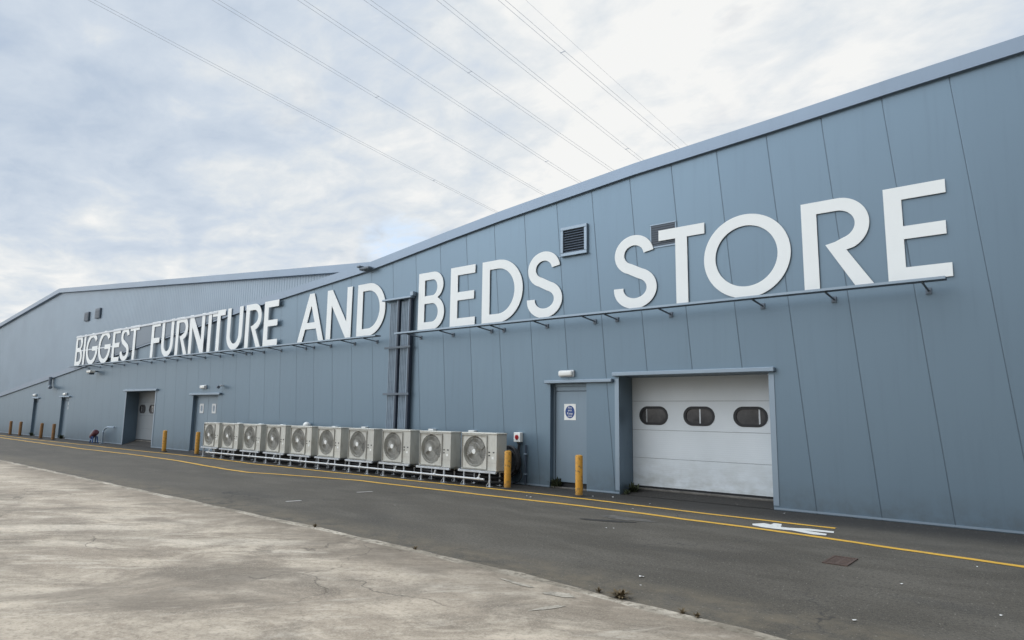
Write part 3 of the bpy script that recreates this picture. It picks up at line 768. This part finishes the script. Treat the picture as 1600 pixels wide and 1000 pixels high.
# ------------------------------------------------------------------ condenser units
def make_unit(lab):
    """local frame: x 0..1.06 along the wall, y 0 front, z 0 at the ground"""
    u = thing('condenser_unit', lab, 'air conditioner', group='condenser units in a row along the wall')
    W_, Dp, z0, z1 = 1.06, .34, .345, 1.135
    cx, cz, rf = .40, .745, .345
    b = nb(); n = 48
    # front sheet with the round fan opening
    sq = []
    for i in range(n):
        a = 2 * math.pi * (i + .5) / n; c, s_ = math.cos(a), math.sin(a)
        k = min((.385 if c > 0 else .385) / max(abs(c), 1e-6), .375 / max(abs(s_), 1e-6))
        sq.append((cx + c * k, 0, cz + s_ * k))
    ring = [(cx + rf * math.cos(2 * math.pi * (i + .5) / n), 0, cz + rf * math.sin(2 * math.pi * (i + .5) / n)) for i in range(n)]
    a_ = [b.verts.new(p_) for p_ in sq]; c_ = [b.verts.new(p_) for p_ in ring]; d_ = [b.verts.new((p_[0], .12, p_[2])) for p_ in ring]
    for i in range(n):
        j = (i + 1) % n
        b.faces.new((a_[i], a_[j], c_[j], c_[i])); b.faces.new((c_[i], c_[j], d_[j], d_[i]))
    xL, xR, zB, zT = cx - .385, cx + .385, cz - .375, cz + .375
    for q in (((0, zB), (xL, zB), (xL, zT), (0, zT)), ((xR, zB), (W_, zB), (W_, zT), (xR, zT)), ((0, zT), (W_, zT), (W_, z1), (0, z1)), ((0, z0), (W_, z0), (W_, zB), (0, zB))):
        add_poly(b, [(x_, 0, z_) for x_, z_ in q])
    add_poly(b, [(W_, 0, z0), (W_, Dp, z0), (W_, Dp, z1), (W_, 0, z1)]); add_poly(b, [(0, 0, z0), (0, 0, z1), (0, Dp, z1), (0, Dp, z0)])
    add_poly(b, [(0, Dp, z0), (0, Dp, z1), (W_, Dp, z1), (W_, Dp, z0)]); add_poly(b, [(0, 0, z0), (0, Dp, z0), (W_, Dp, z0), (W_, 0, z0)])
    obj('casing', b, 'ac', u, fix=False)
    b = nb(); add_box(b, -.012, W_ + .012, -.014, Dp + .012, z1 + .001, z1 + .035, .008); obj('lid', b, 'ac', u)
    b = nb(); add_poly(b, [(cx + rf * math.cos(2 * math.pi * i / 32), .119, cz + rf * math.sin(2 * math.pi * i / 32)) for i in range(32)][::-1])
    obj('fan_cavity', b, 'ac_dark', u)
    b = nb()
    for k in range(3):
        L1, L2 = [], []
        for i in range(7):
            r_ = .06 + i * .043; a0 = R(120 * k + 10 + i * 5); a1 = R(120 * k + 70 + i * 2)
            L1.append((cx + r_ * math.cos(a0), .10, cz + r_ * math.sin(a0))); L2.append((cx + r_ * math.cos(a1), .06, cz + r_ * math.sin(a1)))
        v1 = [b.verts.new(p_) for p_ in L1]; v2 = [b.verts.new(p_) for p_ in L2]
        for i in range(6): b.faces.new((v1[i], v1[i + 1], v2[i + 1], v2[i]))
    obj('fan', b, 'ac_blade', u, smooth=True)
    b = nb()
    for k in range(44):
        a = 2 * math.pi * k / 44
        add_tube(b, [(cx + r_ * math.cos(a + (r_ - .05) * 1.5), -.022 + .02 * (r_ / .31) ** 3, cz + r_ * math.sin(a + (r_ - .05) * 1.5)) for r_ in (.05, .15, .25, .352)], .0034, 4, False)
    for r_ in (.20, .30):
        add_tube(b, [(cx + r_ * math.cos(i * math.pi / 20), -.024 + .02 * (r_ / .31) ** 3, cz + r_ * math.sin(i * math.pi / 20)) for i in range(41)], .0042, 4, False)
    # square guard rim
    for q in ((xL, xR, zT - .012, zT), (xL, xR, zB, zB + .012), (xL, xL + .012, zB + .013, zT - .013), (xR - .012, xR, zB + .013, zT - .013)):
        add_box(b, q[0], q[1], -.026, -.002, q[2], q[3])
    g = obj('fan_grille', b, 'ac_wire', u)
    b = nb(); add_tube(b, [(cx, -.032, cz), (cx, -.020, cz)], [.052, .058], 20); obj('hub', b, 'lamp', g, smooth=True)
    for x_, z_ in ((.845, .745), (.975, .745), (.845, .675)):
        b = nb(); add_box(b, x_ - .022, x_ + .022, -.004, -.0015, z_ - .014, z_ + .014); obj('panel_port', b, 'rubber', u)
    b = nb(); add_box(b, .92, .98, -.003, -.001, .60, .65); obj('data_plate', b, 'lamp', u)
    b = nb(); add_box(b, .825, W_ - .002, -.003, -.001, .515, .519); add_box(b, .8, .803, -.004, -.001, .39, 1.09); obj('panel_joint', b, 'ac_blade', u)
    # support frame
    for y_, nm in ((-.05, 0), (Dp - .04, 1)):
        b = nb(); add_box(b, -.06, W_ + .02, y_ - .005, y_ + .045, .290, .335, .003); obj('support_rail', b, 'galv', u)
        for x_ in (.12, .90):
            b = nb(); add_box(b, x_ - .016, x_ + .016, y_ + .004, y_ + .036, .012, .2895); add_box(b, x_ - .06, x_ + .06, y_ - .03, y_ + .07, .004, .0118)
            add_tube(b, [(x_ - .018, y_ + .02, .12), (x_ - .10, y_ + .02, .02)], .007, 6)
            obj('leg', b, 'galv', u)
    for x_ in (.12, .90):
        b = nb(); add_box(b, x_ - .02, x_ + .02, -.004, Dp - .046, .296, .330); obj('cross_rail', b, 'galv', u)
    return u
LABS = ['far left end of the row, beside the double door', 'second from the far left end of the row', 'third from the far left end of the row', 'fourth from the far left end of the row', 'fifth from the far left end, below the white dome', 'sixth from the far left, fifth from the right', 'fourth from the near right end of the row', 'third from the near right end, in front of the pipe riser', 'second from the near right end of the row', 'near right end of the row, beside a yellow bollard']
UX = [-23.33, -22.02, -20.65, -19.24, -17.85, -16.46, -15.04, -13.63, -12.21, -10.80]
u0 = make_unit('beige condenser unit at the ' + LABS[0]); u0.location = (UX[0], -.9, 0)
for i in range(1, 10):
    pre = 'beige condenser unit at the ' if i == 9 else 'beige condenser unit '
    dup(u0, (UX[i], -.9 + random.uniform(-.015, .015), random.uniform(-.003, .003)), pre + LABS[i])
# condensate drain along the row
t = thing('drain_pipe', 'long white waste pipe running low in front of the condenser units', 'pipe', (-16.5, -.98, .17))
b = nb(); add_tube(b, [(-22.9, -.985, .165), (-19, -.985, .172), (-15, -.985, .168), (-10.02, -.985, .160)], .021, 10); o = obj('main_pipe', b, 'pvc', t, smooth=True); o.location = -Vector(t.location)
for x in UX:
    b = nb(); add_tube(b, [(x + .62, -.985, .19), (x + .65, -.985, .27)], .019, 8); add_tube(b, [(x + .585, -.985, .167), (x + .655, -.985, .167)], .033, 10)
    o = obj('branch', b, 'pvc', t, smooth=True); o.location = -Vector(t.location)
t = thing('shade_pipes', 'black lagged pipes and dark sheet added for the shade under the units', 'pipes', (-16.5, -.3, .15))
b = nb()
add_box(b, -23.4, -9.85, -.50, -.485, .01, .32)  # dark sheet added to give the shade under the units
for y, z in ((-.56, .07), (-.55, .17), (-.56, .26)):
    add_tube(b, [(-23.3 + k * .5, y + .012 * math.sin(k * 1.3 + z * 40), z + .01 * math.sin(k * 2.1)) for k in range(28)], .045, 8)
o = obj('shade_lagging', b, 'rubber', t); o.location = -Vector(t.location)
# isolators on the wall behind the units
def make_iso(lab, loc):
    s_ = thing('isolator_switch', lab, 'switch', loc, 'isolator switches on the wall behind the units')
    b = nb(); add_box(b, -.095, .095, -.115, -.003, -.11, .11, .012, 2); obj('housing', b, 'lamp', s_)
    b = nb(); add_tube(b, [(0, -.1155, 0), (0, -.122, 0)], .055, 20); k = obj('rotary_switch', b, 'red', s_)
    b = nb(); add_box(b, -.016, .016, -.150, -.1225, -.05, .05, .006); obj('knob', b, 'red', k)
    b = nb(); add_tube(b, [(0, -.06, -.11), (0, -.06, -.15)], .022, 10); obj('gland', b, 'rubber', s_)
    return s_
iso0 = make_iso('white isolator box with red knob on wall right of the last unit', (-9.81, 0, 1.07))
for x, z, lab in ((-11.26, 1.08, 'behind the nearest condenser unit'), (-12.69, 1.08, 'behind the second condenser unit from the right'), (-15.47, 1.075, 'behind the fourth unit from the right'), (-16.89, 1.06, 'behind the sixth unit from the left'), (-19.72, 1.055, 'behind the fourth unit from the left'), (-21.06, 1.055, 'behind the third unit from the left'), (-22.49, 1.055, 'behind the second unit from the left')):
    dup(iso0, (x, 0, z), 'top of a white isolator box ' + lab)
t = thing('dome_cover', 'white rounded dome on the wall above the fifth condenser unit', 'cover', (-18.3, 0, 1.16))
b = nb(); bmesh.ops.create_uvsphere(b, u_segments=16, v_segments=10, radius=.11); obj('dome', b, 'lamp', t, smooth=True).location = (0, -.11, 0)
b = nb(); add_tube(b, [(0, -.003, 0), (0, -.05, 0)], .07, 14); obj('back_plate', b, 'pvc', t)
# cable from the isolator and the black coil
t = thing('cable_coil', 'black cable coiled on the wall between last unit and bollard', 'cable', (-10.0, -.1, .52))
b = nb(); pts = []
for i in range(24 * 9 + 1):
    a = 2 * math.pi * i / 24; k = i / 24
    rr = .30 + .035 * math.sin(k * 2.3) + .02 * math.sin(k * 5.1)
    pts.append((rr * .82 * math.cos(a) + .02 * math.sin(k), -.03 + .05 * math.sin(k * 1.9), rr * math.sin(a)))
add_tube(b, pts, .026, 7)
obj('coil', b, 'rubber', t, smooth=True)
b = nb(); add_box(b, -.22, .22, -.03, .09, -.22, .22, .06, 3); obj('hose_core', b, 'rubber', t)
b = nb(); add_tube(b, [(.20, .04, .40), (.20, .03, .30), (.19, .0, .12), (.12, -.02, -.02), (.10, -.02, -.05)], .02, 8); add_tube(b, [(.23, .05, .40), (.235, .04, .26), (.20, .02, .10), (.15, 0, 0)], .016, 8)
obj('feed_cable', b, 'rubber', t, smooth=True)
b = nb(); add_tube(b, [(.2, 0, -.1), (.30, .02, -.22), (.31, .02, -.36), (.24, .02, -.45), (.10, 0, -.49)], .012, 7); obj('loose_tail', b, 'rubber', t, smooth=True)
t = thing('conduit', 'thin grey conduit standing up the wall beside the isolator box', 'pipe', (-9.6, -.02, 0))
b = nb(); add_tube(b, [(0, -.025, .03), (0, -.025, .90)], .022, 8); obj('pipe', b, 'conduit_dark', t, smooth=True)
for z in (.25, .70):
    b = nb(); add_box(b, -.04, .04, -.052, -.003, z - .012, z + .012); obj('saddle_clip', b, 'conduit', t)

# ------------------------------------------------------------------ bollards
M['rust_post'] = simple('rusty post', (.23, .12, .045), .75, 0, .35, 14)
def make_bollard(lab, loc, mat='bollard'):
    o = thing('bollard', lab, 'bollard', loc, 'yellow bollards along the wall')
    b = nb(); add_tube(b, [(0, 0, .0), (0, 0, .775), (0, 0, .795), (0, 0, .805)], [.075, .075, .066, .03], 20); obj('post', b, mat, o, smooth=True)
    b = nb(); add_tube(b, [(0, 0, .001), (0, 0, .018), (0, 0, .022)], [.13, .12, .08], 20); obj('footing', b, 'patch_dark', o, smooth=True)
    return o
bl = [((-9.48, -.82), 'yellow bollard in front of the last condenser unit and black coil'), ((-7.61, -.82), 'yellow bollard in front of the grey door with blue sign'), ((-24.36, -.62), 'yellow bollard at the left end of the condenser row'), ((-26.58, -.83), 'yellow bollard left of the double door'), ((-39.45, -.83), 'rusty yellow bollard at far left, nearest the second narrow door'), ((-41.4, -.83), 'rusty yellow bollard at far left, between the two narrow doors'), ((-46.0, -.6), 'rusty yellow bollard just left of the farthest narrow door'), ((-48.0, -.58), 'rusty yellow bollard farthest left along the wall')]
b0 = make_bollard(bl[0][1], (*bl[0][0], 0)); b0.rotation_euler = (0, R(.4), 0)
b4 = make_bollard(bl[4][1], (*bl[4][0], 0), 'rust_post')
for i, ((x, y), lab) in enumerate(bl):
    if i in (0, 4): continue
    o = dup(b0 if i < 4 else b4, (x, y, 0), lab); o.rotation_euler = (R(random.uniform(-.8, .8)), R(random.uniform(-.8, .8)), random.uniform(0, 6))

# ------------------------------------------------------------------ lamps, camera, sign
def make_lamp(lab, loc, grp='white bulkhead lamps over the doors'):
    o = thing('bulkhead_lamp', lab, 'lamp', loc, grp)
    b = nb(); add_box(b, -.195, .195, -.05, -.003, -.075, .075, .015, 2); obj('base', b, 'pvc', o)
    b = nb(); add_box(b, -.18, .18, -.115, -.0505, -.06, .06, .03, 3); obj('diffuser', b, 'lamp', o, smooth=True)
    return o
l0 = make_lamp('white bulkhead lamp above the grey door with blue sign', (-8.47, 0, 2.50))
for x, z, lab in ((-25.45, 2.47, 'white bulkhead lamp above the double door'), (-41.0, 2.33, 'white bulkhead lamp over the second narrow door from the left'), (-46.15, 2.32, 'white bulkhead lamp over the farthest narrow door')):
    dup(l0, (x, 0, z), lab)
t = thing('floodlight', 'white floodlight under the letter G left of the dock door', 'lamp', (-36.76, 0, 3.38))
b = nb(); add_box(b, -.05, .05, -.20, -.003, .0, .06); obj('arm', b, 'bracket', t)
b = nb(); add_box(b, -.27, .27, -.42, -.18, -.05, .07, .03, 2); obj('lamp_head', b, 'lamp', t)
b = nb(); add_box(b, -.10, .12, -.40, -.17, -.13, -.051, .01); obj('gear_box', b, 'bracket', t)
t = thing('security_camera', 'small dark camera on the wall right of the double door', 'camera', (-24.0, 0, 2.47))
b = nb(); add_tube(b, [(0, -.003, .03), (0, -.10, .03), (0, -.13, 0)], .025, 8); obj('arm', b, 'pvc', t)
b = nb(); add_tube(b, [(-.08, -.16, -.01), (.10, -.22, -.04)], .055, 12); obj('camera_body', b, 'bracket', t, smooth=True)
def round_sign(lab, loc, w, h, text=True):
    o = thing('door_sign', lab, 'sign', loc)
    b = nb(); add_box(b, -w / 2, w / 2, -.005, 0, -h / 2, h / 2); obj('plate', b, 'lamp', o)
    r_ = w * .40; c = nb(); add_tube(c, [(0, -.0066, .0), (0, -.0052, .0)], r_, 36); d = obj('blue_disc', c, 'sign_blue', o); d.scale = (1, 1, 1.12)
    if text:
        for tx, z, sz in (('Fire', .092, .066), ('exit', .036, .066), ('Keep', -.034, .072), ('clear', -.092, .062)):
            text_mesh('sign_text', tx, sz, .001, 'lamp', o, (0, -.0078, z))
    return o
round_sign('white sign with blue disc on the grey door beside the roller door', (-8.49, yd - .0048, 1.66), .31, .355)
for z, lab in ((1.83, 'small white sign, upper of two on the second narrow door'), (1.60, 'small white sign, lower of two on the second narrow door')):
    o = thing('door_sign', lab, 'sign', (-40.83, .1295, z))
    b = nb(); add_box(b, -.09, .09, -.005, 0, -.07, .07); obj('plate', b, 'lamp', o)

# ------------------------------------------------------------------ far left: red drum on blue stand, hoop
t = thing('hose_drum', 'red drum tilted on a blue stand by the far left wall', 'drum', (-35.2, -.36, 0))
b = nb()
for x, y in ((-.22, -.10), (.05, -.10), (-.22, .12), (.05, .12)): add_tube(b, [(x * 1.2, y, .004), (x * .6, y * .8, .30)], .028, 8)
add_tube(b, [(-.2, -.1, .15), (.05, -.1, .15)], .022, 8); obj('stand', b, 'blue', t)
b = nb(); add_tube(b, [(-.42, 0, .24), (-.38, 0, .27), (.10, 0, .50), (.14, 0, .52)], [.07, .11, .13, .09], 18); obj('drum', b, 'reddark', t, smooth=True)
b = nb(); add_tube(b, [(-.52, 0, .30), (-.40, 0, .38), (-.10, 0, .60)], [.05, .085, .06], 12); obj('cover', b, 'trim', t, smooth=True)
t = thing('hoop_rail', 'bent grey pipe hoop rising from ground by the red drum', 'rail', (-34.4, -.30, 0))
b = nb(); P = [(0, 0, .004), (0, 0, .55)] + [(.28 - .28 * math.cos(R(a)), .10 * a / 90, .55 + .20 * math.sin(R(a))) for a in (20, 40, 60, 80, 90)] + [(.55, .25, .74)]
add_tube(b, P, .035, 10); obj('pipe', b, 'trim', t, smooth=True)
b = nb(); add_box(b, -.09, .09, -.09, .09, .003, .02); obj('foot_plate', b, 'trim', t)

# ------------------------------------------------------------------ iron gully grate
t = thing('drain_grate', 'small rusty iron gully grate set in the asphalt', 'grate', (-2.11, -3.72, 0))
b = nb()
for q in ((-.13, .13, .215, .25), (-.13, .13, -.25, -.215), (-.13, -.105, -.214, .214), (.105, .13, -.214, .214)): add_box(b, q[0], q[1], q[2], q[3], .001, .012)
obj('grate_frame', b, 'rust', t)
b = nb()
for i in range(8): add_box(b, -.104, .104, -.21 + i * .053, -.21 + i * .053 + .038, .001, .009)
add_box(b, -.012, .012, -.212, .212, .0012, .0085); obj('grate_bars', b, 'rust', t)

# ------------------------------------------------------------------ weeds and litter
def weed(lab, x, y, s_, mat, n=40, seed=1, flat=1.0):
    rr = random.Random(seed); b = nb()
    for i in range(n):
        a = rr.uniform(0, 6.28); l = s_ * rr.uniform(.4, 1); lean = rr.uniform(.2, 1.0) * flat
        bx, by = rr.uniform(-.25, .25) * s_, rr.uniform(-.15, .15) * s_; w = l * rr.uniform(.06, .14)
        dx, dy = math.cos(a), math.sin(a); px_, py_ = -dy, dx
        P = []
        for k, (h, ww) in enumerate(((0, .5), (.45, 1), (.8, .7), (1, .05))):
            r_ = lean * l * h ** 1.4; z = l * h * (1 - .45 * lean * h)
            P.append(((bx + dx * r_ - px_ * w * ww, by + dy * r_ - py_ * w * ww, z + .003), (bx + dx * r_ + px_ * w * ww, by + dy * r_ + py_ * w * ww, z + .003)))
        v = [(b.verts.new(p), b.verts.new(q)) for p, q in P]
        for c, d in zip(v, v[1:]): b.faces.new((c[0], c[1], d[1], d[0]))
    o = obj('weed', b, mat, None, fix=False); o.location = (x, y, 0)
    return tag(o, lab, 'weed')
weed('dark green weed tuft in the left foot of the grey door', -8.82, .06, .30, 'leaf', 50, 3)
weed('low green weeds in the left corner of the roller door recess', -7.02, .30, .28, 'leaf', 60, 4)
weed('sparse weed at the left jamb of the roller door', -7.06, .06, .14, 'leaf', 30, 5)
weed('dark weed clump at the foot of the second narrow door', -40.9, -.05, .30, 'leaf', 40, 6)
weed('dark weed clump at the foot of the farthest narrow door', -45.9, -.06, .28, 'leaf', 40, 7)
weed('dry brown weed clump on the kerb, largest of the three', -3.17, -6.76, .105, 'dry', 100, 8, 1.6)
weed('small dry weed on the kerb near the frame bottom', -2.55, -6.82, .06, 'dry', 40, 9, 1.4)
weed('small dry weed on kerb, nearer the camera end', -2.42, -6.83, .06, 'dry', 36, 10, 1.4)
weed('tiny brown weed on the kerb left of the big clump', -3.42, -6.72, .055, 'dry', 30, 11, 1.4)
weed('little dry weed halfway along the kerb', -6.05, -6.58, .06, 'dry', 26, 12, 1.4)
weed('little dry weed on kerb further along to the left', -8.2, -6.5, .07, 'dry', 26, 13, 1.4)
def scrap(x, y, s_, lab, seed):
    rr = random.Random(seed); b = nb(); s_ *= .62
    g = [[b.verts.new(((i - 1) * s_ * rr.uniform(.35, .6), (j - 1) * s_ * rr.uniform(.3, .5), .007 + rr.uniform(0, .25) * s_)) for j in range(3)] for i in range(3)]
    for i in range(2):
        for j in range(2): b.faces.new((g[i][j], g[i + 1][j], g[i + 1][j + 1], g[i][j + 1]))
    o = obj('paper_scrap', b, 'paper', None, fix=False); o.location = (x, y, 0); o.rotation_euler = (0, 0, rr.uniform(0, 6))
    return tag(o, lab, 'litter', 'paper scraps littering the asphalt')
for i, (x, y, s_, lab) in enumerate(((-1.38, -4.47, .05, 'white scrap on asphalt between the rusty grate and road edge'), (-1.44, -6.07, .05, 'largest white scrap near the bottom edge of the road'), (-.56, -5.09, .05, 'white scrap at the far right of the road'), (-3.40, -5.95, .075, 'white strip of litter on the asphalt by the kerb bend'), (-3.25, -6.25, .03, 'tiny white scrap close to the kerb bend'), (-3.79, -.37, .06, 'white scrap at wall base right of the roller door'), (-7.0, -.55, .06, 'white scrap at the pier left of the roller door'), (-7.35, -.72, .07, 'white scrap on the walkway right of the second bollard'), (-6.0, -.9, .05, 'white scrap in front of the roller door'), (-8.1, -1.75, .09, 'torn white scrap between the two yellow lines'), (-8.3, -1.62, .06, 'smaller torn scrap between the yellow lines near the first bollard'), (-5.2, -3.72, .05, 'left of a pair of white scraps by the oily patch'), (-5.1, -3.66, .05, 'right of a pair of white scraps by the oily patch'), (-5.9, -1.72, .06, 'scrap between the yellow lines before the roller door'), (-9.1, -4.3, .05, 'white scrap out on the asphalt before the condenser units'), (-.45, -.35, .07, 'white scrap at wall base on the far right'), (-.9, -3.0, .03, 'tiny scrap beside the yellow line at far right'))):
    scrap(x, y, s_, lab, 50 + i)

# ------------------------------------------------------------------ overhead lines
LINES = [([(-50.8, 1.4), (-59.7, 57.0)], 'leftmost twin overhead cable, crossing the sky lowest', 2),
         ([(-43.8, 7.1), (-49.9, 55.6)], 'second twin overhead cable from the left', 2),
         ([(-39.0, 10.9), (-43.7, 54.5)], 'third twin overhead cable from the left', 2),
         ([(-35.3, 13.9), (-38.4, 52.8)], 'fourth twin overhead cable from the left', 2),
         ([(-31.3, 17.1), (-34.3, 53.2)], 'fifth twin overhead cable from the left', 2),
         ([(-27.9, 19.8), (-29.6, 51.5)], 'sixth twin overhead cable, rightmost of the twins', 2),
         ([(-26.6, 20.8), (-28.5, 51.7)], 'single thin overhead wire, rightmost in the sky', 1)]
for i, (pp, lab, nw) in enumerate(LINES):
    (xa, ya), (xb, yb) = pp
    dx, dy = (xb - xa) / (yb - ya), 1
    mx, my = (xa + xb) / 2, (ya + yb) / 2
    t = thing('power_line', lab, 'cable', (mx, my, 30), 'overhead power lines')
    def pt(s_, off): return (dx * s_ + off, s_, 2.2e-4 * ((s_ - 25) ** 2) - .35)
    for k in range(nw):
        off = (k - .5) * .40 if nw == 2 else 0
        b = nb(); add_tube(b, [pt(-110 + j * 10, off) for j in range(33)], .014 if nw == 2 else .009, 6); obj('conductor', b, 'cable', t, smooth=True)
    if nw == 2:
        for s_ in ((-8, 30) if i % 2 else (12, 58)):
            b = nb(); p0 = pt(s_, -.24); p1 = pt(s_, .24); add_tube(b, [p0, p1], .035, 6); obj('spacer', b, 'cable', t)
